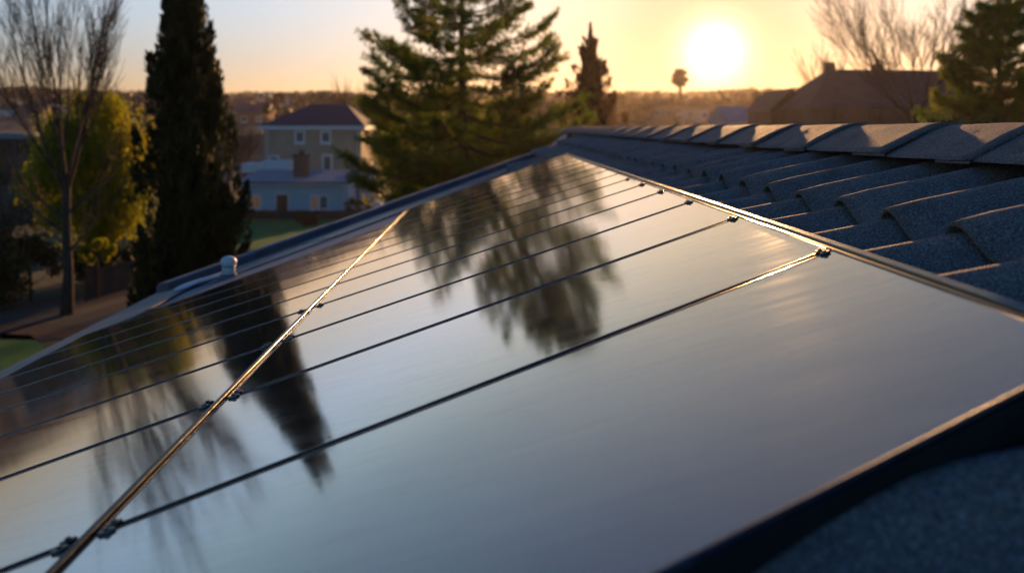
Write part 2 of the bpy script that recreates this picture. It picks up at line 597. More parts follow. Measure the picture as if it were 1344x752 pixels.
def course(lip, length, y0, y1, seed, amp=0.076, base=0.042, ybase=3.36 - 0.86 * PITCH):
    rnd = random.Random(seed)
    k0, k1 = math.floor((y0 - ybase) / PITCH), math.ceil((y1 - ybase) / PITCH)
    line = []
    for k in range(k0, k1):
        ka, kh, kx = 1 + rnd.uniform(-.12, .10), rnd.uniform(-.003, .003), rnd.uniform(-.008, .008)
        for u, hh in prof:
            e = 1 - abs(2 * u - 1) ** 6
            line.append((ybase + (k + u) * PITCH + kx * 0.5 * e, hh * amp * ka, kh * e, kx * e))
    rows = 9
    vs, fs = [], []
    nl = len(line)
    for r in range(rows):
        f = r / (rows - 1)
        for (y, hw, kh, kx) in line:
            x = lip + kx * (1 - f) + f * length
            droop = 0.004 * max(0, 1 - f * 8)
            up = DECK + base * (1 - f) + 0.004 + hw * (1 - 0.12 * f) + kh - droop
            up += 0.0022 * noise.noise(Vector((x * 9, y * 9, seed)))
            vs.append((x, y, zr(x, up)))
    for r in range(rows - 1):
        for i in range(nl - 1):
            a = r * nl + i
            fs.append((a, a + nl, a + nl + 1, a + 1))
    # the thickness of the lip
    b = len(vs)
    th = 0.013
    for (p) in vs[:nl]:
        vs.append((p[0] + 0.002, p[1], p[2] - th))
    for i in range(nl):
        p = vs[2 * nl + i]
        vs.append((p[0], p[1], p[2] - th))
    for i in range(nl - 1):
        fs.append((i, i + 1, b + i + 1, b + i))
        fs.append((b + i, b + i + 1, b + nl + i + 1, b + nl + i))
    mb = MB()
    mb.add(vs, fs)
    return mb


L1X = 1.174
EXPO = 0.46
for k, (ya, yb) in enumerate([(0.6, 13.6), (0.4, 12.9), (-0.4, 10.5), (-0.4, 8.0), (-0.4, 2.0)]):
    lip = L1X - EXPO * k
    o = course(lip, EXPO + 0.12 + (0.2 if k == 0 else 0), ya if k < 2 else ya, yb, 5 + k, *((0.03, 0.015) if k > 2 else ())).build('tile_course', 'tile', house, smooth=True)
# far part of the top course follows the bent gable edge
# ridge caps
joints = [-0.9, -0.1, 0.7, 1.35, 2.0, 2.65, 3.23, 4.05, 4.82, 5.6, 6.4, 7.2, 8.0, 8.8, 9.6, 10.4, 11.2, 12.0, 12.8, 13.6, 14.4, 15.2, 16.0, 16.8, 17.6, 18.5]
capprof = [(1.612, -.116), (1.618, -.104), (1.66, -.086), (1.72, -.058), (1.78, -.03), (1.83, -.007), (1.87, .007), (1.905, .013), (1.94, .012),
           (1.98, .003), (2.03, -.014), (2.1, -.045), (2.2, -.098), (2.23, -.116)]
for j in range(len(joints) - 1):
    a, b = joints[j], joints[j + 1] + 0.07
    rnd = random.Random(50 + j)
    vs, fs = [], []
    ny, npf = 10, len(capprof)
    wob = rnd.uniform(-.003, .003)
    for i in range(ny):
        f = i / (ny - 1)
        lift = 0.006 * (1 - f) - 0.004 * f + 0.002 * math.exp(-((f - 0.04) / 0.07) ** 2)
        for q, (x, z) in enumerate(capprof):
            lo = 1 - min(1, abs(x - 1.915) / 0.3)
            dx = -0.014 * (1 - f) * (1 - lo) * (1 if x < 1.9 else -1)
            y = a + (b - a) * f + 0.07 * lo * (1 - f) + 0.012 * noise.noise(Vector((x * 14, a * 5, f)))
            z2 = z + lift + wob * (1 - lo) + 0.0035 * noise.noise(Vector((x * 11, y * 9, 4)))
            vs.append((x + dx, y, EYE + z2 - (0.0 if a < 13 else 0.0)))
    for i in range(ny - 1):
        for q in range(npf - 1):
            s = i * npf + q
            fs.append((s, s + 1, s + npf + 1, s + npf))
    base = len(vs)
    for q in range(npf):
        p = vs[q]
        vs.append((p[0], p[1] + 0.002, p[2] - 0.012))
    for q in range(npf):
        p = vs[npf * 3 + q]
        vs.append((p[0], p[1], p[2] - 0.012))
    for q in range(npf - 1):
        fs.append((q, base + q, base + q + 1, q + 1))
        fs.append((base + q, base + npf + q, base + npf + q + 1, base + q + 1))
    for i in range(3):       # side lip thickness
        pass
    mb = MB()
    mb.add(vs, fs)
    mb.build('ridge_cap', 'tile', house, smooth=True)

# cap along the gable edge, in overlapping lengths
def strip_along(p, q, half, up, th, mat, name, gap=0.0):
    d = Vector((q[0] - p[0], q[1] - p[1], 0)).normalized()
    s = Vector((-d.y, d.x, 0))
    pr = [(-half, 0), (-half, th), (-half * .8, th * 1.25), (half * .8, th * 1.25), (half, th), (half, 0)]
    vs = []
    for c in (p, q):
        for a, hgt in pr:
            x, y = c[0] + s.x * a, c[1] + s.y * a
            vs.append((x, y, zr(min(x, RIDGE), up + hgt)))
    k = len(pr)
    fs = [(i, i + 1, k + i + 1, k + i) for i in range(k - 1)] + [tuple(range(k - 1, -1, -1)), tuple(range(k, 2 * k))]
    mb = MB()
    mb.add(vs, fs)
    return mb.build(name, mat, house)


rk = [Vector(r) for r in rake]
segs = 7
for i in range(segs):
    a = rk[0].lerp(rk[1], i / segs)
    b = rk[0].lerp(rk[1], (i + 1) / segs + 0.01)
    strip_along(a, b, 0.09, DECK + 0.005 + (0.006 if i % 2 else 0), 0.07, 'cap', 'rake_cap')
for i in range(4):
    a = rk[1].lerp(rk[2], i / 4)
    b = rk[1].lerp(rk[2], (i + 1) / 4)
    strip_along(a, b, 0.09, DECK + 0.005 + (0.006 if i % 2 else 0), 0.06, 'cap', 'rake_cap')
# flashing strips lying between the array and the gable edge
dirr = (rk[1] - rk[0]).normalized()
perp = Vector((dirr.y, -dirr.x))
for i in range(5):
    a = rk[0].lerp(rk[1], i / 5) + perp * 0.11
    b = rk[0].lerp(rk[1], (i + 1) / 5 - 0.006) + perp * 0.11
    mb = MB()
    w = 0.62
    q = [a, b, b + perp * w, a + perp * w]
    q = [Vector((max(v.x, EAVE + 0.02), v.y)) for v in q]
    up = DECK + 0.012 + 0.004 * (i % 2)
    mb.add([(v.x, v.y, zr(v.x, up)) for v in q] + [(v.x, v.y, zr(v.x, up - 0.008)) for v in q],
           [(3, 2, 1, 0), (4, 5, 6, 7), (0, 1, 5, 4), (1, 2, 6, 5), (2, 3, 7, 6), (3, 0, 4, 7)])
    mb.build('flashing', 'flash', house)
# eave: drip edge boards and a gutter
mb = MB()
for i in range(7):
    y0, y1 = -1.9 + i * 1.3, -1.9 + (i + 1) * 1.3 - 0.012
    mb.add([(EAVE - 0.03, y0, zr(EAVE, DECK + .014)), (EAVE + .38, y0, zr(EAVE + .41, DECK + .014)), (EAVE + .38, y1, zr(EAVE + .41, DECK + .014)), (EAVE - 0.03, y1, zr(EAVE, DECK + .014)),
            (EAVE - 0.03, y0, zr(EAVE, DECK - .02)), (EAVE + .38, y0, zr(EAVE + .41, DECK + .002)), (EAVE + .38, y1, zr(EAVE + .41, DECK + .002)), (EAVE - 0.03, y1, zr(EAVE, DECK - .02))],
           [(0, 1, 2, 3), (7, 6, 5, 4), (0, 4, 5, 1), (1, 5, 6, 2), (2, 6, 7, 3), (3, 7, 4, 0)])
mb.build('drip_edge', 'flash', house)
mb = MB()
zg = zr(EAVE, DECK - 0.05)
gpf = [(-0.02, 0), (-0.02, -0.09), (-0.06, -0.12), (-0.12, -0.09), (-0.135, -0.01), (-0.14, 0.0), (-0.145, -0.01), (-0.13, -0.1), (-0.06, -0.13), (-0.01, -0.1)]
vs = [(EAVE + a, y, zg + b) for y in (-1.9, 7.2) for a, b in gpf]
k = len(gpf)
mb.add(vs, [(i, (i + 1) % k, k + (i + 1) % k, k + i) for i in range(k)])
mb.build('gutter', 'cap', house)

# ------------------------------------------------------------------ solar array
XM, XT, XL = -0.74, 0.878, -2.36      # middle seam, upper edge, lower edge
cols = [0.57, 1.48, 2.22, 2.82, 3.36, 3.84, 4.30, 4.76, 5.22, 5.68, 6.14, 6.60, 7.06, 7.52, 7.98, 8.44]
CLIP = (8.17, 1.07)
GAP = 0.013


def S2(x, y):
    return (x * LEN, y)


def to3(p, up):
    x = p[0] / LEN
    b = Vector((x, p[1], zr(x)))
    return b + NRM * up


def clip_poly(poly, f):
    out = []
    for i in range(len(poly)):
        a, b = poly[i], poly[(i + 1) % len(poly)]
        fa, fb = f(a), f(b)
        if fa <= 0:
            out.append(a)
        if (fa < 0 < fb) or (fb < 0 < fa):
            t = fa / (fa - fb)
            out.append((a[0] + (b[0] - a[0]) * t, a[1] + (b[1] - a[1]) * t))
    return out


def inset(poly, d):
    n = len(poly)
    res = []
    for i in range(n):
        p0, p1, p2 = Vector(poly[i - 1]), Vector(poly[i]), Vector(poly[(i + 1) % n])
        e1, e2 = (p1 - p0).normalized(), (p2 - p1).normalized()
        n1, n2 = Vector((-e1.y, e1.x)), Vector((-e2.y, e2.x))
        den = 1 + n1.dot(n2)
        off = (n1 + n2) / max(den, 0.15)
        res.append(tuple(p1 + off * d))
    return res


def area(p):
    return 0.5 * sum(p[i][0] * p[(i + 1) % len(p)][1] - p[(i + 1) % len(p)][0] * p[i][1] for i in range(len(p)))


ORD = ['first', 'second', 'third', 'fourth', 'fifth', 'sixth', 'seventh', 'eighth', 'ninth', 'tenth', 'eleventh', 'twelfth',
       'thirteenth', 'fourteenth', 'fifteenth', 'sixteenth', 'seventeenth']


def ring_mesh(poly, rings):
    vs, fs = [], []
    n = len(poly)
    for d, up in rings:
        for p in inset(poly, d):
            vs.append(to3(p, up))
    for r in range(len(rings) - 1):
        for i in range(n):
            a, b = r * n + i, r * n + (i + 1) % n
            fs.append((a, b, b + n, a + n))
    mb = MB()
    mb.add(vs, fs)
    return mb


def clamp(c, along, parent):
    """small rounded clamp plate with its bolt head, c in plane coordinates"""
    a = Vector(along).normalized()
    s = Vector((-a.y, a.x))
    mb = MB()
    vs, fs = [], []
    K = 14
    for up, sc in ((0.0, 1.0), (0.003, 1.0), (0.0042, 0.88)):
        for k in range(K):
            t = 2 * math.pi * k / K
            q = Vector(c) + a * (0.016 * sc * math.cos(t)) + s * (0.0075 * sc * math.sin(t))
            vs.append(to3(q, up + 0.0005))
    for r in range(2):
        for k in range(K):
            fs.append((r * K + k, r * K + (k + 1) % K, (r + 1) * K + (k + 1) % K, (r + 1) * K + k))
    fs.append(tuple(2 * K + k for k in range(K)))
    mb.add(vs, fs)
    cl = mb.build('clamp', 'alu', parent)
    mb = MB()
    vs, fs = [], []
    for up, sc in ((0.004, 1.0), (0.0085, 1.0)):
        for k in range(6):
            t = math.pi * k / 3
            q = Vector(c) + a * (0.0055 * math.cos(t)) + s * (0.0055 * math.sin(t))
            vs.append(to3(q, up))
    for k in range(6):
        fs.append((k, (k + 1) % 6, 6 + (k + 1) % 6, 6 + k))
    fs.append(tuple(6 + k for k in range(6)))
    mb.add(vs, fs)
    mb.build('bolt', 'frame', cl)


seamdir = Vector((LEN, SK)).normalized()
npan = {0: 0, 1: 0}
for row, (xa, xb) in enumerate(((XM, XT), (XL, XM))):
    for i in range(len(cols)):
        ya = cols[i]
        yb = cols[i + 1] if i + 1 < len(cols) else ya + 0.46
        poly = [(xa, ya + SK * (xa - XM)), (xb, ya + SK * (xb - XM)), (xb, yb + SK * (xb - XM)), (xa, yb + SK * (xa - XM))]
        poly = clip_poly(poly, lambda p: p[1] - (CLIP[0] - 1.0 * row + CLIP[1] * p[0]))
        if len(poly) < 3:
            continue
        poly = [S2(*p) for p in poly]
        if area(poly) < 0.03:
            continue
        poly = inset(poly, GAP / 2)
        if row == 0:
            where = 'upper row beside the tiles'
        else:
            where = 'lower row towards the gutter'
        npan[row] += 1
        nm = ORD[npan[row] - 1]
        cx = sum(p[0] for p in poly) / len(poly)
        cy = sum(p[1] for p in poly) / len(poly)
        full = len(poly) == 4 and abs(area(poly) - (xb - xa) * LEN * (yb - ya)) < 0.09
        extra = '' if full else ', cut off aslant'
        lab = f'solar panel, {nm} from the camera in the {where}{extra}'
        if npan[row] == 1 and row == 0:
            lab = 'wide solar panel nearest the camera, with a black shade strip added under its front edge'
        root = thing('solar_panel', lab, 'solar panel', tuple(to3((cx, cy), -0.04)), 'solar panels of the roof array')
        ring_mesh(poly, [(0.0, -0.040), (0.0, -0.0045), (0.0006, -0.0024), (0.002, -0.0009), (0.004, -0.0001), (0.0058, 0.0), (0.008, -0.0002), (0.010, -0.0011), (0.0114, -0.0024), (0.0118, -0.004)]).build(
            'frame', 'frame', root, smooth=True)
        gp_ = inset(poly, 0.0113)
        mb = MB()
        mb.add([to3(p, -0.0016) for p in gp_], [tuple(range(len(gp_)))])
        mb.build('glass', 'glass', root)
        mb = MB()
        gp_ = inset(poly, 0.001)
        mb.add([to3(p, -0.034) for p in gp_], [tuple(range(len(gp_) - 1, -1, -1))])
        mb.build('backsheet', 'black', root)
        if i == 0:
            mb = MB()
            e0, e1 = Vector(poly[0]), Vector(poly[1])
            nn = Vector((-(e1 - e0).y, (e1 - e0).x)).normalized()
            qs = [to3(e0 - nn * 0.006, -0.008), to3(e1 - nn * 0.006, -0.008), to3(e1 - nn * 0.002, -0.008), to3(e0 - nn * 0.002, -0.008)]
            mb.add(qs + [v - Vector((0, 0, 0.118)) for v in qs], [(3, 2, 1, 0), (4, 5, 6, 7), (0, 1, 5, 4), (1, 2, 6, 5), (2, 3, 7, 6), (3, 0, 4, 7)])
            mb.build('shade_strip', 'black', root)  # added black strip standing in for the shade under the array's front
        if npan[row] <= 6:
            ypos = []
            for (xx, yy, sx) in ((xa, ya, 1), (xb, ya, -1), (xb, yb, -1), (xa, yb, 1)):
                yline = yy + SK * (xx - XM)
                inward = 1 if yy == ya else -1
                if yline > CLIP[0] + CLIP[1] * xx - 0.3:
                    continue
                if xx == XM and npan[row] > 4:
                    continue
                c = Vector(S2(xx, yline)) + seamdir * (0.040 * sx) + Vector((0, 1)) * inward * 0.0150
                clamp(tuple(c), seamdir, root)

# rails: rounded aluminium profiles along the middle seam and the upper edge
def rail(x, y0, y1, bars, label, rad, up):
    root = thing('mounting_rail', label, 'rail', tuple(to3(S2(x, (y0 + y1) / 2), -0.05)))
    for off, r in bars:
        mb = MB()
        p = [to3((x * LEN + off, y0), up), to3((x * LEN + off, y1), up)]
        N = 26
        pts = [p[0].lerp(p[1], i / N) for i in range(N + 1)]
        pts = [q + Vector((0.0005 * noise.noise(Vector((q.y * 5, off * 90, 1))), 0, 0.0004 * noise.noise(Vector((q.y * 4, off * 90, 7))))) for q in pts]
        mb.tube(pts, [r] * (N + 1), 14)
        mb.build('rounded_bar', 'rail' if x < 0 else 'alu', root, smooth=True)
    mb = MB()
    a, b = to3((x * LEN - rad, y0), -0.012), to3((x * LEN + rad, y0), -0.012)
    c, d = to3((x * LEN + rad, y1), -0.012), to3((x * LEN - rad, y1), -0.012)
    dn = NRM * -0.05
    mb.add([a, b, c, d, a + dn, b + dn, c + dn, d + dn], [(0, 1, 2, 3), (7, 6, 5, 4), (0, 4, 5, 1), (1, 5, 6, 2), (2, 6, 7, 3), (3, 7, 4, 0)])
    mb.build('channel', 'frame', root)
    return root


rail(XM, 0.55, 7.36, [(-0.0050, 0.0036), (0.0042, 0.0046)], 'narrow aluminium rail glinting gold between the two rows of solar panels', 0.006, 0.0042)
rail(XT + 0.008, 1.12, 9.05, [(0.0, 0.0062), (0.010, 0.005)], 'slim aluminium rail along the upper edge of the array beside the tiles', 0.006, -0.0005)
# mounting feet and cross rails below the array (seen from the side in the gap)
for k, yy in enumerate([1.0, 2.6, 4.2, 5.8]):
    pass

# ------------------------------------------------------------------ roof vent and sealant
vx, vy = -2.26, 6.98
vz = zr(vx, DECK + 0.012)
v = thing('roof_vent', 'small white domed vent pipe standing on the roof between array and gable edge', 'roof vent', (vx, vy, vz))
MB().lathe((vx, vy, vz - 0.03), [(0.056, 0), (0.056, 0.14), (0.052, 0.145)]).build('pipe', 'white', v, smooth=True)
MB().lathe((vx, vy, vz - 0.02), [(0.085, 0), (0.085, 0.018), (0.066, 0.045)]).build('collar', 'flash', v, smooth=True)
MB().lathe((vx, vy, vz + 0.085), [(0.057, 0), (0.0595, 0.002), (0.0595, 0.008), (0.057, 0.010)]).build('band', 'alu', v, smooth=True)
MB().lathe((vx, vy, vz + 0.105), [(0.066, 0), (0.069, 0.006), (0.068, 0.028), (0.060, 0.048), (0.044, 0.062), (0.02, 0.071), (0.004, 0.073)]).build('cap', 'white', v, smooth=True)
mb = MB()
vs, fs = [], []
K = 30
for r, (sc, up) in enumerate(((1.0, 0.0), (0.93, 0.012), (0.7, 0.02), (0.3, 0.024))):
    for k in range(K):
        t = 2 * math.pi * k / K
        rr = 1 + 0.08 * math.sin(2 * t + 1) + 0.05 * math.sin(5 * t)
        cx, cy = -2.56, 6.98
        x = cx + 0.16 * rr * sc * math.cos(t) + (0.16 if math.cos(t) > 0.25 else 0) * sc * (math.cos(t) - 0.25)
        y = cy + 0.19 * rr * sc * math.sin(t) * (0.62 if math.cos(t) > 0.25 else 1) + 0.22 * max(0, math.cos(t)) * sc
        vs.append((x, y, zr(x, DECK + 0.03 + up)))
for r in range(3):
    for k in range(K):
        fs.append((r * K + k, r * K + (k + 1) % K, (r + 1) * K + (k + 1) % K, (r + 1) * K + k))
fs.append(tuple(3 * K + k for k in range(K)))
mb.add(vs, fs)
tag(mb.build('sealant_patch', 'sealant', smooth=True, origin=(-2.62, 7.2, zr(-2.62, DECK))), 'flat white sealant patch on the roof beside the vent pipe', 'sealant patch')

# ------------------------------------------------------------------ buildings
def window(parent, xc, zc, w, hgt, yf, lit=False, surround='white_paint', sw=0.22, face='-Y'):
    mb = MB()
    x0, x1, z0, z1 = xc - w / 2, xc + w / 2, zc - hgt / 2, zc + hgt / 2
    y0, y1 = yf - 0.07, yf - 0.003
    mb.box(x0 - sw, x0, y0, y1, z0 - sw, z1 + sw)
    mb.box(x1, x1 + sw, y0, y1, z0 - sw, z1 + sw)
    mb.box(x0, x1, y0, y1, z1, z1 + sw)
    mb.box(x0, x1, y0, y1, z0 - sw, z0)
    wn_ = mb.build('window', surround, parent)
    MB().box(x0, x1, yf - 0.03, yf - 0.005, z0, z1).build('pane', 'lit' if lit else 'pane', wn_)
    mb = MB()
    mb.box(xc - 0.03, xc + 0.03, yf - 0.05, yf - 0.032, z0, z1)
    mb.build('glazing_bar', surround, wn_)
    MB().box(x0 - sw - .05, x1 + sw + .05, yf - 0.16, yf - 0.075, z0 - sw - .08, z0 - sw + .02).build('sill', surround, wn_)
    return wn_


def hip_roof(x0, x1, y0, y1, z, hgt, rx0, rx1, ov=0.5):
    ym = (y0 + y1) / 2
    a = [(x0 - ov, y0 - ov, z), (x1 + ov, y0 - ov, z), (x1 + ov, y1 + ov, z), (x0 - ov, y1 + ov, z), (rx0, ym, z + hgt), (rx1, ym, z + hgt)]
    return MB().add(a, [(0, 1, 5, 4), (1, 2, 5), (2, 3, 4, 5), (3, 0, 4), (3, 2, 1, 0)])


def gable_roof(x0, x1, y0, y1, z, hgt, ov=0.3, axis='x'):
    if axis == 'x':
        ym = (y0 + y1) / 2
        a = [(x0 - ov, y0 - ov, z), (x1 + ov, y0 - ov, z), (x1 + ov, y1 + ov, z), (x0 - ov, y1 + ov, z), (x0 - ov, ym, z + hgt), (x1 + ov, ym, z + hgt)]
        return MB().add(a, [(0, 1, 5, 4), (2, 3, 4, 5), (0, 4, 3), (1, 2, 5), (3, 2, 1, 0)])
    xm = (x0 + x1) / 2
    a = [(x0 - ov, y0 - ov, z), (x1 + ov, y0 - ov, z), (x1 + ov, y1 + ov, z), (x0 - ov, y1 + ov, z), (xm, y0 - ov, z + hgt), (xm, y1 + ov, z + hgt)]
    return MB().add(a, [(0, 4, 5, 3), (1, 2, 5, 4), (0, 1, 4), (2, 3, 5), (3, 2, 1, 0)])


# beige house with a dark hipped roof
D = 80.0
hx0, hx1 = px(347, 0, D).x, px(474, 0, D).x
bh = thing('beige_house', 'two-storey beige house with dark hipped roof and white eaves behind the low white building', 'house', ((hx0 + hx1) / 2, 84, 0))
MB().box(hx0, hx1, D, D + 8.5, 0, 7.25).build('wall', 'render_beige', bh)
MB().box(hx0 - .45, hx1 + .45, D - .45, D + 8.95, 7.25, 7.6).build('eaves', 'white_paint', bh)
hip_roof(hx0, hx1, D, D + 8.5, 7.61, 2.3, px(409, 0, 84).x, px(455, 0, 84).x, 0.45).build('roof', 'slate', bh)
for (wx, wy, ww, wh) in ((393.5, 180, 0.6, 0.9), (427.6, 180, 0.6, 0.9), (429.5, 214, 0.6, 1.3), (360, 214, 0.6, 1.1)):
    p = px(wx, wy, D)
    window(bh, p.x, p.z, ww, wh, D)
for xx in (hx0 + .3, hx1 - .3):
    MB().tube([(xx, D - .1, 7.25), (xx, D - .1, 0.1)], [.05, .05], 8).build('downpipe', 'white_paint', bh)
# long low white building
D = 68.0
ax0, ax1 = px(315, 0, D).x, px(456, 0, D).x
an = thing('white_building', 'long low white building with grey sloping roof, brick chimney and brown door', 'building', ((ax0 + ax1) / 2, D, 0))
mb = MB()
mb.add([(ax0, D, 0), (ax1, D, 0), (ax1, D + 6, 0), (ax0, D + 6, 0), (ax0, D, 2.72), (ax1, D, 2.72), (ax1, D + 6, 3.35), (ax0, D + 6, 3.35)],
       [(0, 1, 5, 4), (1, 2, 6, 5), (2, 3, 7, 6), (3, 0, 4, 7), (3, 2, 1, 0)])
mb.build('wall', 'render_white', an)
mb = MB()
mb.add([(ax0 - .2, D - .25, 2.70), (ax1 + .2, D - .25, 2.70), (ax1 + .2, D + 6.2, 3.38), (ax0 - .2, D + 6.2, 3.38),
        (ax0 - .2, D - .25, 2.86), (ax1 + .2, D - .25, 2.86), (ax1 + .2, D + 6.2, 3.54), (ax0 - .2, D + 6.2, 3.54)],
       [(3, 2, 1, 0), (4, 5, 6, 7), (0, 1, 5, 4), (1, 2, 6, 5), (2, 3, 7, 6), (3, 0, 4, 7)])
rf = mb.build('roof', 'felt', an)
MB().box(ax0 - .24, ax1 + .24, D - .33, D - .26, 2.62, 2.84).build('fascia', 'slate', rf)
MB().box(ax0 - .2, ax1 + .2, D - .47, D - .34, 2.60, 2.70).build('gutter', 'white_paint', rf)
for xx in (ax0 + .25, ax1 - .2):
    MB().tube([(xx, D - .1, 2.62), (xx, D - .1, 0.1)], [.045, .045], 8).build('downpipe', 'white_paint', an)
c0, c1 = px(385, 0, 70).x, px(403, 0, 70).x
ch = MB().box(c0, c1, 70, 71, 2.9, 4.95).build('chimney', 'brick', an)
MB().box(c0 - .08, c1 + .08, 69.92, 71.08, 4.95, 5.1).build('chimney_cap', 'slate', ch)
MB().lathe(((c0 + c1) / 2, 70.5, 5.1), [(0.26, 0), (0.22, 0.35), (0.16, 0.35)], 12).build('chimney_pot', 'brown_roof', ch)
p = px(370.5, 269, D)
dr = MB().box(p.x - .48, p.x + .48, D - .06, D - .004, 0.15, 1.75).build('door', 'door', an)
MB().box(p.x - .62, p.x - .49, D - .1, D - .004, 0.1, 1.88).box(p.x + .49, p.x + .62, D - .1, D - .004, 0.1, 1.88).box(p.x - .49, p.x + .49, D - .1, D - .004, 1.76, 1.88).build('door_frame', 'white_paint', dr)
for (wx, wy, lit, ww) in ((413, 266, True, 0.5), (425, 266, False, 0.5), (334, 265, True, 0.9)):
    p = px(wx, wy, D)
    window(an, p.x, p.z, ww, 1.0, D, lit, sw=0.14)
b0, b1 = px(318, 0, 74.6).x, px(380, 0, 74.6).x
MB().box(px(344, 0, 74.6).x, b1, 74.3, 77, 3.3, 4.35).build('roof_box', 'white_paint', an)
MB().box(b0, px(343, 0, 74.6).x, 74.5, 77, 3.3, 4.1).build('roof_box', 'white_paint', an)
# annex at its right, blue skylight put into its wall colour
e0, e1 = ax1 + .22, px(503, 0, 74).x
ex = thing('annex', 'flat-roofed annex, blue skylight painted into its walls, at the right end of the low white building', 'annex', ((e0 + e1) / 2, 75, 0))
MB().box(e0, e1, 72.5, 79.6, 0, 3.45).build('wall', 'render_white', ex)
MB().box(e0 - .12, e1 + .15, 72.3, 79.8, 3.45, 3.68).build('roof', 'slate', ex)
p = px(500, 257, 72.2)
wlmp = thing('wall_lamp', 'glowing orange globe lamp fixed to the wall of the annex', 'lamp', (p.x, 72.25, p.z))
MB().lathe((p.x, 72.2, p.z - 0.18), [(0.02, 0), (0.13, 0.05), (0.18, 0.16), (0.15, 0.28), (0.05, 0.34)], 14).build('globe', 'lamp', wlmp, smooth=True)
MB().box(p.x - .04, p.x + .04, 72.2, 72.5, p.z + .14, p.z + .2).build('bracket', 'frame', wlmp)
p = px(492, 240, 72.5)
window(ex, p.x, p.z, 0.7, 0.9, 72.5, True, sw=.1)

# low building at the far left
D = 62.0
l0, l1 = px(-60, 0, D).x, px(44, 0, D).x
lb = thing('flat_roofed_building', 'low brown building with pale flat roof edge at the far left', 'building', ((l0 + l1) / 2, D, 0))
MB().box(l0, l1, D, D + 8, 0, 6.6).build('wall', 'brown_wall', lb)
MB().box(l0 - .3, l1 + .3, D - .3, D + 8.3, 6.6, 7.05).build('roof', 'felt', lb)
for wx in (-20, 8, 30):
    p = px(wx, 192, D)
    window(lb, p.x, p.z, 0.8, 1.0, D, False, 'brown_roof', 0.1)

# long dark house on the right against the sunset
D = 60.0
q = lambda x, d=D: px(x, 0, d).x
rh = thing('gabled_house', 'long dark gabled house with chimneys silhouetted right of the sun', 'house', (q(1170), D + 4, 0))
MB().box(q(1066), q(1290), D, D + 9, 0, 9.0).build('wall', 'brown_wall', rh)
mb = MB()
x0, x1 = q(1058), q(1296)
mb.add([(x0, D - .4, 8.9), (x1, D - .4, 8.9), (x1, D + 9.4, 8.9), (x0, D + 9.4, 8.9), (q(1087, 64.5), D + 4.5, 12.15), (q(1255, 64.5), D + 4.5, 12.05)],
       [(0, 1, 5, 4), (1, 2, 5), (2, 3, 4, 5), (3, 0, 4), (3, 2, 1, 0)])
rr = mb.build('roof', 'brown_roof', rh)
for cxp, hh in ((1088, 12.7), (1151, 12.6)):
    c = q(cxp, 64.5)
    MB().box(c - .32, c + .32, 64.1, 64.9, 11.0, hh).build('chimney', 'brick', rr)
for wx in (1100, 1150, 1200, 1250):
    p = px(wx, 148, D)
    window(rh, p.x, p.z, 0.8, 1.1, D, False, 'brown_roof', 0.1)
D = 66.0
lh = thing('side_wing', 'lower dark house wing with pointed gable left of the long gabled house', 'house', (q(1035, D), D + 3, 0))
MB().box(q(1012, D), q(1064, D), D, D + 6, 0, 8.8).build('wall', 'brown_wall', lh)
gable_roof(q(1012, D), q(1064, D), D, D + 6, 8.8, 1.9, 0.25, 'y').build('roof', 'brown_roof', lh)
p = px(1038, 140, D)
window(lh, p.x, p.z, 0.7, 0.9, D, False, 'brown_roof', 0.1)
# white roofed bungalow below the sun
D = 78.0
wb = thing('white_roofed_bungalow', 'pale bungalow with whitish roof just above the ridge, right of the sun', 'bungalow', (q(985, D), D + 3, 0))
MB().box(q(958, D), q(1008, D), D, D + 7, 0, 8.1).build('wall', 'render_white', wb)
gable_roof(q(958, D), q(1008, D), D, D + 7, 8.1, 1.5, 0.3, 'x').build('roof', 'felt', wb)

# houses scattered over the hillside
walls = ['far_cream', 'far_pale', 'far_tan', 'far_rust']
far = [(14, 150, 250, 'pale', 'grey flat-topped'), (36, 158, 210, 'tan', 'tan gabled'), (52, 147, 300, 'cream', 'cream gabled'), (66, 154, 240, 'rust', 'rust brown gabled'),
       (6, 140, 380, 'cream', 'small cream'), (150, 150, 300, 'tan', 'tan'), (164, 142, 380, 'pale', 'pale'), (302, 150, 260, 'tan', 'tan wide'),
       (316, 142, 330, 'pale', 'pale bright'), (330, 154, 220, 'rust', 'rusty gabled'), (348, 147, 300, 'rust', 'russet pointed'), (378, 134, 420, 'cream', 'cream pointed'),
       (300, 135, 460, 'pale', 'tiny pale'), (345, 131, 520, 'tan', 'tiny tan'), (466, 146, 300, 'cream', 'cream'), (30, 133, 460, 'tan', 'tiny tan'),
       (870, 146, 260, 'tan', 'tan hillside'), (915, 149, 230, 'cream', 'cream hillside'), (845, 137, 380, 'rust', 'rusty hillside')]
besides = ['at the left picture edge', 'above the flat roof at the left', 'left of the bare tree', 'just left of the yellow-green tree', 'high at the left edge',
           'between yellow-green tree and cypress', 'high between yellow-green tree and cypress', 'right beside the cypress', 'uphill right of the cypress', 'in front of the hill left of the beige house',
           'above the left eave of the beige house', 'above the ridge of the beige house', 'near the skyline right of the cypress', 'near the skyline above the low white building',
           'between beige house and pine', 'near the skyline behind the bare tree', 'below the skyline right of the small conifer', 'straight below the sun', 'high right of the small conifer']
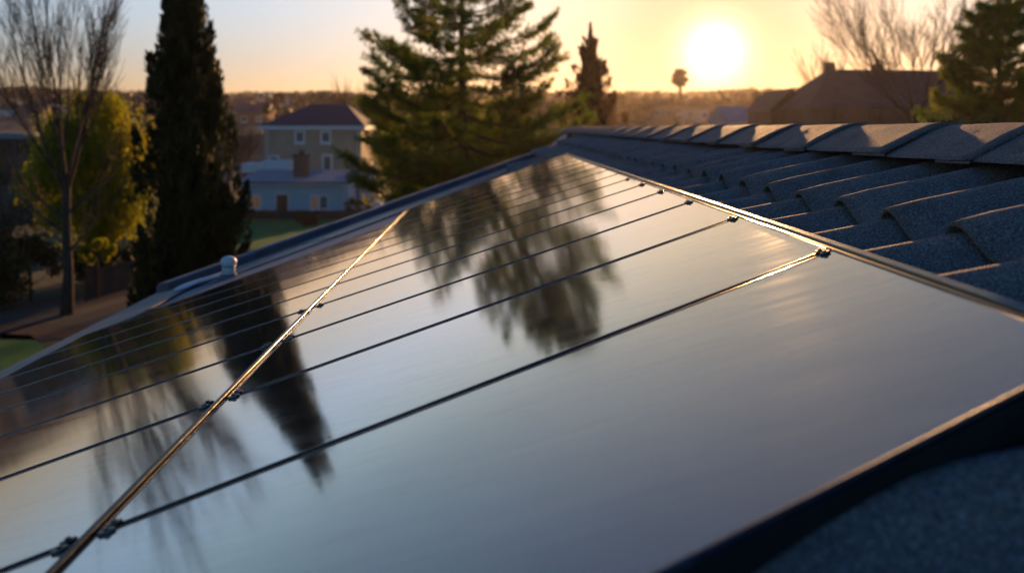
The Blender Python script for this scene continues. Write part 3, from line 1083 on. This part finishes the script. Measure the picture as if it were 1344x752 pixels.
for k, (hxp, hyp, hd, wc, lab) in enumerate(far):
    p = px(hxp, hyp, hd)
    z0 = min(terrain(p.x, p.y) - 2.0, p.z - 3)
    rnd = random.Random(k)
    w, dp = rnd.uniform(6, 11), 8
    root = thing('hillside_house', f'{lab} house {besides[k]}', 'house', (p.x, p.y, z0), 'houses on the hillside')
    MB().box(p.x - w / 2, p.x + w / 2, p.y, p.y + dp, z0, p.z + 1.4).build('wall', 'far_' + wc, root)
    gable_roof(p.x - w / 2, p.x + w / 2, p.y, p.y + dp, p.z + 1.4, rnd.uniform(2.0, 3.2), 0.4, rnd.choice('xy')).build('roof', rnd.choice(['slate', 'brown_roof', 'felt']), root)
    for s in (-1, 1):
        lit = rnd.random() < 0.35
        window(root, p.x + s * w * 0.25, p.z - 0.6, 1.2, 1.3, p.y, lit, 'white_paint', 0.15)


# ------------------------------------------------------------------ trees
def grow(mb, p, d, length, rad, depth, rnd, spread=0.5, up=0.25, kids=(3, 5), shrink=0.68, tips=None, sides=(7, 5, 4, 3, 3, 3), wig=0.12, level=0, tipr=0.006):
    n = 5 if level < 2 else 4
    pts, rads = [p.copy()], [rad]
    q, dd = p.copy(), d.normalized()
    for i in range(n):
        dd = (dd + Vector((rnd.uniform(-wig, wig), rnd.uniform(-wig, wig), rnd.uniform(-wig, wig) + up * 0.16))).normalized()
        q = q + dd * (length / n)
        pts.append(q.copy())
        rads.append(max(rad * (1 - 0.62 * (i + 1) / n), tipr))
    mb.tube(pts, rads, sides[min(level, 5)], cap=False)
    if depth == 0:
        if tips is not None:
            tips.append((q.copy(), dd.copy()))
        return
    nk = rnd.randint(*kids)
    for k in range(nk):
        f = 0.3 + 0.7 * (k + rnd.uniform(0, .8)) / nk
        f = min(f, 1)
        idx = min(int(f * n), n - 1)
        base = pts[idx].lerp(pts[idx + 1], f * n - idx)
        az = rnd.uniform(0, 2 * math.pi)
        perp_ = dd.cross(Vector((math.cos(az), math.sin(az), 0.1))).normalized()
        nd = (dd * math.cos(spread) + perp_ * math.sin(spread) * rnd.uniform(0.6, 1.2) + Vector((0, 0, up * 0.6))).normalized()
        grow(mb, base, nd, length * shrink * rnd.uniform(.75, 1.15), max(rads[idx] * 0.58, tipr), depth - 1, rnd, spread, up, kids, shrink, tips, sides, wig, level + 1, tipr)
    grow(mb, q, dd, length * shrink, rads[-1], depth - 1, rnd, spread, up, kids, shrink, tips, sides, wig, level + 1, tipr)


def bare_tree(x, y, z0, trunk_h, r, stems, slen, label, seed, mat='bark', depth=3, spread=0.42, fan=0.5, group=None, twig=0.006, low=()):
    rnd = random.Random(seed)
    root = thing('bare_tree', label, 'tree', (x, y, z0), group)
    tr = MB()
    pts = [Vector((x, y, z0)), Vector((x + .05, y, z0 + trunk_h * .3)), Vector((x - .04, y, z0 + trunk_h * .7)), Vector((x, y, z0 + trunk_h))]
    tr.tube(pts, [r * 1.35, r, r * .9, r * .8], 10)
    tr.build('trunk', mat, root, smooth=True)
    cr = MB()
    for k in range(stems):
        a = 2 * math.pi * (k + rnd.uniform(-.3, .3)) / stems
        f = fan * rnd.uniform(.45, 1.1)
        d = Vector((math.cos(a) * f, math.sin(a) * f * .8, 1))
        b = Vector((x, y, z0 + trunk_h * rnd.uniform(.86, .99)))
        grow(cr, b, d, slen * rnd.uniform(.8, 1.1), r * rnd.uniform(.22, .4), depth, rnd, spread, 0.2, (4, 5), 0.62, None, wig=.07, tipr=twig)
    for (fz, dx, ln) in low:
        grow(cr, Vector((x, y, z0 + trunk_h * fz)), Vector((dx, rnd.uniform(-.4, .4), 0.75)), ln, r * .35, depth - 1, rnd, spread, 0.35, (4, 5), 0.62, None, wig=.07, tipr=twig)
    cr.build('crown', mat, root)
    return root


def leafy(x, y, z0, zc, rx, ry, rz, n, leaf, mat, label, seed, cat='tree', name='leafy_tree', clumps=60, group=None, trunk_r=0.15, cr_r=0.33, flat=1.0):
    """a crown of leaf clumps spread through an ellipsoid"""
    rnd = random.Random(seed)
    root = thing(name, label, cat, (x, y, z0), group)
    u = unit(clumps)
    rad = RNG.uniform(0.35, 1.0, clumps) ** 0.5
    cen = u * rad[:, None] * np.array([rx, ry, rz]) * 0.85 + np.array([x, y, zc])
    cen[:, 2] = np.maximum(cen[:, 2], z0 + 0.25)
    cs = RNG.uniform(0.6, 1.25, clumps) * cr_r * min(rx, rz)
    idx = RNG.integers(0, clumps, n)
    off = unit(n) * (RNG.uniform(0, 1, n) ** 0.45)[:, None] * cs[idx][:, None] * np.array([1, 1, flat])
    c = cen[idx] + off
    c[:, 2] = np.maximum(c[:, 2], z0 + 0.03)
    mb = MB()
    mb.tube([(x, y, z0 - .05), (x, y, (z0 + zc) / 2), (x, y, zc)], [trunk_r * 1.3, trunk_r, trunk_r * .5], 8)
    for k in range(0, clumps, 3):
        b = Vector((x, y, z0 + (zc - z0) * rnd.uniform(.4, 1)))
        e = Vector(cen[k])
        mb.tube([b, b.lerp(e, .5) + Vector((0, 0, -.1)), e], [trunk_r * .35, trunk_r * .22, 0.012], 4, cap=False)
    mb.build('stem' if cat == 'shrub' else 'trunk', 'bark', root)
    cards('foliage' if cat == 'shrub' else 'crown', c, unit(n), leaf, leaf * .6, mat, root)
    return root


def cypress(x, y, z0, H, R, label, seed, n=26000, leaf=0.26, mat='leaf_cyp', cat='tree', conic=False):
    root = thing('conifer', label, cat, (x, y, z0))
    rnd = random.Random(seed)
    MB().tube([(x, y, z0), (x, y, z0 + H * .5), (x, y, z0 + H * .95)], [R * .11, R * .07, .02], 8).build('trunk', 'bark', root)
    # upright plumes leaning out from the stem
    np_ = 170
    hf = RNG.uniform(0.03, 0.97, np_) ** 1.05
    az = RNG.uniform(0, 2 * math.pi, np_)
    rprof = (lambda f: np.interp(f, [0, .05, .25, .5, .7, .85, 1], [.98, 1.08, 1, .76, .52, .33, .03])) if not conic else (lambda f: np.interp(f, [0, .3, .6, .8, .92, 1], [1, .88, .58, .33, .12, .01]))
    rr = rprof(hf) * R * RNG.uniform(0.35, 0.92, np_)
    base = np.stack([x + rr * np.cos(az), y + rr * np.sin(az), z0 + hf * H * .97], 1)
    pl = H * RNG.uniform(.05, .15, np_) * ((1 - .75 * hf) if conic else 1.0)
    rr *= 1.0 if conic else np.where(RNG.uniform(0, 1, np_) < .22, RNG.uniform(1.2, 1.6, np_), 1.0)
    idx = RNG.integers(0, np_, n)
    t = RNG.uniform(0, 1, n)
    w = R * .24 * (1 - t * .85) * (0.25 + 0.75 * rprof(hf)[idx] if conic else 1.0)
    c = base[idx].copy()
    out = np.stack([np.cos(az[idx]), np.sin(az[idx]), np.zeros(n)], 1)
    c += out * (R * .12 * t)[:, None]
    c[:, 2] += t * pl[idx]
    c[:, 0] -= (0.0 if conic else 0.05) * (c[:, 2] - z0)
    c += unit(n) * (w * RNG.uniform(.3, 1, n) ** .5)[:, None]
    ax = out * 0.35 + unit(n) * 0.35 + np.array([0, 0, 1.0])
    cards('crown', c, ax, leaf, leaf * .32, mat, root)
    if conic:      # the thin leader
        n3 = 700
        t3 = RNG.uniform(0, 1, n3)
        c3 = np.stack([np.full(n3, x), np.full(n3, y), z0 + H * (.82 + .22 * t3)], 1) + unit(n3) * ((1 - t3) * .38 + .03)[:, None] * np.array([1, 1, .4])
        cards('leader', c3, unit(n3) * .5 + np.array([0, 0, 1.0]), leaf, leaf * .4, mat, root)
    # dense heart
    n2 = n // 3
    hf2 = RNG.uniform(0.0, 0.93, n2)
    r2 = rprof(hf2) * R * 0.54 * RNG.uniform(.5, 1, n2)
    a2 = RNG.uniform(0, 2 * math.pi, n2)
    c2 = np.stack([x + r2 * np.cos(a2), y + r2 * np.sin(a2), z0 + hf2 * H], 1)
    c2[:, 0] -= (0.0 if conic else 0.05) * (c2[:, 2] - z0)
    cards('inner_foliage', c2, unit(n2) * .5 + np.array([0, 0, 1.0]), leaf * 1.8, leaf * .9, mat, root)
    return root


def pine(x, y, z0, H, R, first, label, seed, mat='leaf_pine', whorls=19, per=(5, 6), tuft=(0.25, 0.017), dens=1.0, name='pine_tree', lean=0, top_f=1.0):
    rnd = random.Random(seed)
    root = thing(name, label, 'tree', (x, y, z0))
    MB().tube([(x, y, z0), (x + .03, y, z0 + H * .35), (x - .02, y, z0 + H * .7), (x, y, z0 + H)], [.30, .24, .13, .02], 10).build('trunk', 'bark_warm', root, smooth=True)
    lb, needles_c, needles_a = MB(), [], []
    for w in range(whorls):
        f = w / (whorls - 1)
        z = z0 + first + (H - first) * (f ** 0.95) * .985
        prof_r = np.interp(f, [0, .12, .3, .5, .7, .88, 1], [.70, 1.0, .95, .82, .58, .3, .06])
        nb = rnd.randint(*per)
        a0 = rnd.uniform(0, 6.28)
        for k in range(nb):
            az = a0 + 2 * math.pi * (k + rnd.uniform(-.25, .25)) / nb
            L = R * prof_r * rnd.uniform(.68, 1.12)
            if L < .15:
                continue
            rise = np.interp(f, [0, .5, 1], [-0.06, 0.12, 0.8])
            pts = []
            for s in range(7):
                t = s / 6
                rr = L * t
                zz = z + L * (rise * t - 0.16 * math.sin(t * math.pi * .8) + 0.13 * t ** 3)
                pts.append(Vector((x + rr * math.cos(az + .1 * t * math.sin(k * 3)), y + rr * math.sin(az + .1 * t), zz)))
            lb.tube(pts, [max(.05 * (1 - s / 6.5) * (0.5 + L / R), .008) for s in range(7)], 5, cap=False)
            # twigs and needle tufts along the outer two thirds
            nt = int(L * 12 * dens) + 3
            for q_ in range(nt):
                t = rnd.uniform(.30, 1) if q_ > 2 else rnd.uniform(.9, 1)
                i = min(int(t * 6), 5)
                b = pts[i].lerp(pts[i + 1], t * 6 - i)
                dirb = (pts[i + 1] - pts[i]).normalized()
                side = Vector((-dirb.y, dirb.x, 0)).normalized() * rnd.choice((-1, 1))
                tl = L * .44 * (1.15 - t) + .42
                d = (dirb * rnd.uniform(.3, 1) + side * rnd.uniform(.1, 1.3) + Vector((0, 0, rnd.uniform(-.15, .5)))).normalized()
                e = b + d * tl * rnd.uniform(.5, 1.1)
                lb.tube([b, e], [.012, .006], 3, cap=False)
                m_ = 5
                for s in range(m_):
                    c = b.lerp(e, .25 + .75 * (s + rnd.random()) / m_)
                    needles_c.append(tuple(c))
                    needles_a.append(tuple(d))
    lb.build('limbs', 'bark_warm', root)
    nc, na = np.array(needles_c), np.array(needles_a)
    K = 6
    c = np.repeat(nc, K, axis=0)
    a = np.repeat(na, K, axis=0) * .75 + unit(len(c)) * .8 + np.array([0, 0, .18])
    a /= np.linalg.norm(a, axis=1, keepdims=True)
    c = c + a * tuft[0] * .45
    cards('crown', c, a, tuft[0], tuft[1] * 2.2, mat, root)
    return root


# left: bare tree, the yellow-green one behind it, the tall cypress
bt_ = gp(88, 413)
bare_tree(bt_[0], bt_[1], 0, 5.4, 0.2, 9, 4.6, 'tall bare tree with fanning branches standing before the yellow-green tree', 3, depth=3, spread=.33, fan=.62, twig=.008,
          low=((.45, .9, 2.6), (.6, -.9, 2.4), (.75, 1.1, 3.0), (.7, -1.0, 2.6)))
p = px(118, 212, 40)
leafy(p.x, 40, 0, 5.2, 3.3, 2.7, 4.3, 30000, 0.22, 'leaf_yel', 'bright yellow-green leafy tree behind the bare tree', 5, clumps=130, name='yellow_green_tree')
pc = px(258, 0, 26)
cypress(pc.x + .1, 26, 0, 12.7, 2.1, 'tall dark cypress standing close beyond the roof edge', 9)
# centre pine
pp = px(607, 0, 33)
pine(pp.x, 33, 0, 15.8, 5.0, 4.8, 'large backlit pine beyond the roof, its straight trunk in the middle of the crown', 21)
# small pointed conifer left of the sun
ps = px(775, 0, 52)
cypress(ps.x, 52, 0, 13.7, 3.6, 'small pointed conifer, orange sun flare painted into its needles, standing dark against the glow left of the sun', 31, n=12000, leaf=.28, conic=True, mat='leaf_flare_tint')
# right: bare tree and dense pine
pr_ = px(1203, 0, 48)
bare_tree(pr_.x, 48, 0, 8.6, 0.24, 11, 5.0, 'wide bare tree with fanning branches before the long gabled house', 12, depth=3, spread=.5, fan=1.15, twig=.010)
pb = px(1312, 0, 30)
pine(pb.x, 30, 0, 12.2, 3.2, 2.5, 'dense dark green pine at the right edge of the picture', 44, whorls=17, per=(6, 8), dens=1.2, name='broad_pine')
pb = px(1262, 0, 27)
leafy(pb.x, 27, 0, 6.2, 1.5, 1.4, 2.3, 7000, 0.2, 'leaf_bush', 'yellow-green bushy tree in front of the dense pine at the right', 45, name='bushy_tree', clumps=40, trunk_r=.1)
pb = px(1200, 0, 38)
# small trees on the skyline
ps = px(893, 108, 300)
leafy(ps.x, 300, terrain(ps.x, 300) - 0.5, ps.z + 1.6, 3.4, 3.2, 3.6, 2600, 0.8, 'twigs', 'small round-headed tree on the skyline just left of the sun', 61, name='skyline_tree', clumps=26, trunk_r=.75, cr_r=.36)
for k, (xx, yy, dd, hh, lab) in enumerate([(462, 112, 120, 5.5, 'pale bare tree on the skyline left of the big pine'), (432, 128, 150, 5.0, 'low bare tree above the roof of the beige house'),
                                           (178, 118, 110, 5.0, 'thin bare tree on the skyline between bare tree and cypress'), (1000, 118, 170, 5.5, 'small bare tree on the skyline right of the sun'),
                                           (1105, 80, 90, 6.0, 'hazy bare tree behind the chimney of the long gabled house'), (722, 118, 120, 5.0, 'small bare tree beside the small pointed conifer'),
                                           (300, 170, 90, 5.6, 'brown bare tree right behind the cypress'), (322, 172, 96, 5.6, 'brown bare tree left of the beige house')]):
    p = px(xx, yy, dd)
    z0 = terrain(p.x, p.y)
    h = p.z - z0
    bare_tree(p.x, p.y, z0 - .2, h * .35, .16, 7, h * .42, lab, 70 + k, depth=2, spread=.45, fan=.6, twig=.03, group='bare trees farther off')

# shrubs and hedge
for k, (xx, yb, rx, rz, mat, lab) in enumerate([
        (-6, 405, 1.7, 1.9, 'leaf_dark', 'dark rounded shrub at the left picture edge'), (40, 395, 1.6, 1.6, 'leaf_dark', 'dark shrub left of the bare trunk'),
        (128, 378, 1.4, 1.1, 'leaf_dark', 'low dark shrub right of the bare trunk'), (165, 372, 1.3, 1.0, 'leaf_dark', 'dark shrub beside the fence at the cypress foot'),
        (206, 350, 1.4, 1.2, 'leaf_dark', 'dark shrub just left of the cypress'), (15, 330, 2.4, 3.4, 'leaf_dark', 'tall dark evergreen mass below the flat-roofed building')]):
    gx, gy = gp(xx, yb)
    leafy(gx, gy, 0, rz * .9, rx, rx * .9, rz, 4200, 0.16, mat, lab, 90 + k, cat='shrub', name='shrub', clumps=30, trunk_r=.06, group='shrubs in the gardens')
gx, gy = gp(128, 392)
leafy(gx, gy, 0, 2.0, 1.15, .9, .6, 1500, 0.17, 'leaf_yel', 'low spray of yellow-green leaves beside the bare trunk', 101, cat='shrub', name='shrub', clumps=16, trunk_r=.04, group='shrubs in the gardens')
gx, gy = gp(470, 283)
leafy(gx, gy, 0, 0.7, 1.6, 1.2, .8, 3000, 0.14, 'leaf_bush', 'green bush before the flat-roofed annex', 102, cat='shrub', name='shrub', clumps=24, trunk_r=.05, group='shrubs in the gardens')
gx, gy = gp(408, 296)
leafy(gx, gy, 0, 0.5, 1.2, 1.0, .6, 2200, 0.14, 'leaf_red', 'reddish bush on the lawn by the low white building', 103, cat='shrub', name='shrub', clumps=20, trunk_r=.05, group='shrubs in the gardens')
# yellow undergrowth behind the pine: two autumn trees
for k, (xx, rx, rz, dd, lab) in enumerate([(570, 2.6, 2.6, 41, 'amber leafy tree behind the left half of the pine'), (665, 2.8, 2.7, 42, 'amber leafy tree behind the right half of the pine')]):
    p = px(xx, 0, dd)
    leafy(p.x, dd, 0, 5.4, rx * 1.25, rx * .8, rz * 1.35, 11000, .22, 'leaf_yel', lab, 110 + k, name='amber_tree', clumps=45, trunk_r=.12, group='amber trees behind the pine')

# fences
def fence(a, b, h0, label, n=22, mat='fence'):
    a, b = Vector(a), Vector(b)
    root = thing('fence', label, 'fence', (a.x, a.y, 0))
    mb, pb_ = MB(), None
    d = (b - a) / n
    s = Vector((-d.y, d.x)).normalized() * .015
    for i in range(n):
        p, q_ = a + d * i, a + d * (i + .94)
        hh = h0 + .02 * math.sin(i * 7)
        mb.add([(p.x - s.x, p.y - s.y, .05), (q_.x - s.x, q_.y - s.y, .05), (q_.x + s.x, q_.y + s.y, .05), (p.x + s.x, p.y + s.y, .05),
                (p.x - s.x, p.y - s.y, hh), (q_.x - s.x, q_.y - s.y, hh), (q_.x + s.x, q_.y + s.y, hh), (p.x + s.x, p.y + s.y, hh)],
               [(3, 2, 1, 0), (4, 5, 6, 7), (0, 1, 5, 4), (1, 2, 6, 5), (2, 3, 7, 6), (3, 0, 4, 7)])
    mb.build('boards', mat, root)
    m_ = 5
    for i in range(m_):
        p = a.lerp(b, i / (m_ - 1))
        MB().box(p.x - .05, p.x + .05, p.y + .03, p.y + .13, 0, h0 + .06).build('post', mat, root)
    return root


fence(gp(112, 396), gp(235, 362), 1.35, 'dark brown board fence behind the sandy path at the cypress foot', 40)
fence(gp(310, 288), gp(520, 289), 0.75, 'low dark fence along the lawn before the white building', 70)

# woods on the hills: a far-off mass nobody could count
N = 9000
az = np.radians(RNG.uniform(-40, 42, N))
dist = 180 + 930 * RNG.uniform(0, 1, N) ** .8
cx_, cy_ = dist * np.sin(az), dist * np.cos(az)
keep = np.array([noise.noise(Vector((a * .012, b * .012, 5))) > -0.12 or d > 950 for a, b, d in zip(cx_, cy_, dist)])
for (hxp, hyp, hd, _a, _b) in far:
    keep &= ~((np.abs(cx_ / cy_ - (hxp - HX) / F) < 0.016) & (dist < hd + 12) & (dist > hd - 90))
cx_, cy_, dist = cx_[keep], cy_[keep], dist[keep]
cz_ = np.array([terrain(a, b) for a, b in zip(cx_, cy_)])
hgt = RNG.uniform(4, 9, len(cx_))
K = 14
c = np.repeat(np.stack([cx_, cy_, cz_ + hgt * .45], 1), K, axis=0)
hr = np.repeat(hgt, K)
c = c + unit(len(c)) * (hr * .42)[:, None] * np.array([1, 1, 1.15])
wd = cards('woods', c, unit(len(c)) + np.array([0, 0, .8]), 2.8, 1.5, 'twigs', None)
tag(wd, 'brown leafless woods covering the distant hills', 'woods', kind='stuff')

# haze
mb = MB().box(-2200, 2200, -300, 1900, -1.0, 80)
hz = NT('haze_air')
hz.n.remove(hz.p)
pv = hz.n.new('ShaderNodeVolumePrincipled')
pv.inputs['Color'].default_value = (1.0, 0.86, 0.76, 1)
pv.inputs['Density'].default_value = 0.00017
pv.inputs['Anisotropy'].default_value = 0.66
hz.l.new(pv.outputs[0], hz.out.inputs['Volume'])
tag(mb.build('haze', hz.m), 'thin evening haze over the gardens and hills', 'haze', kind='stuff')

for o in bpy.data.objects:
    if '_o' in o:
        del o['_o']
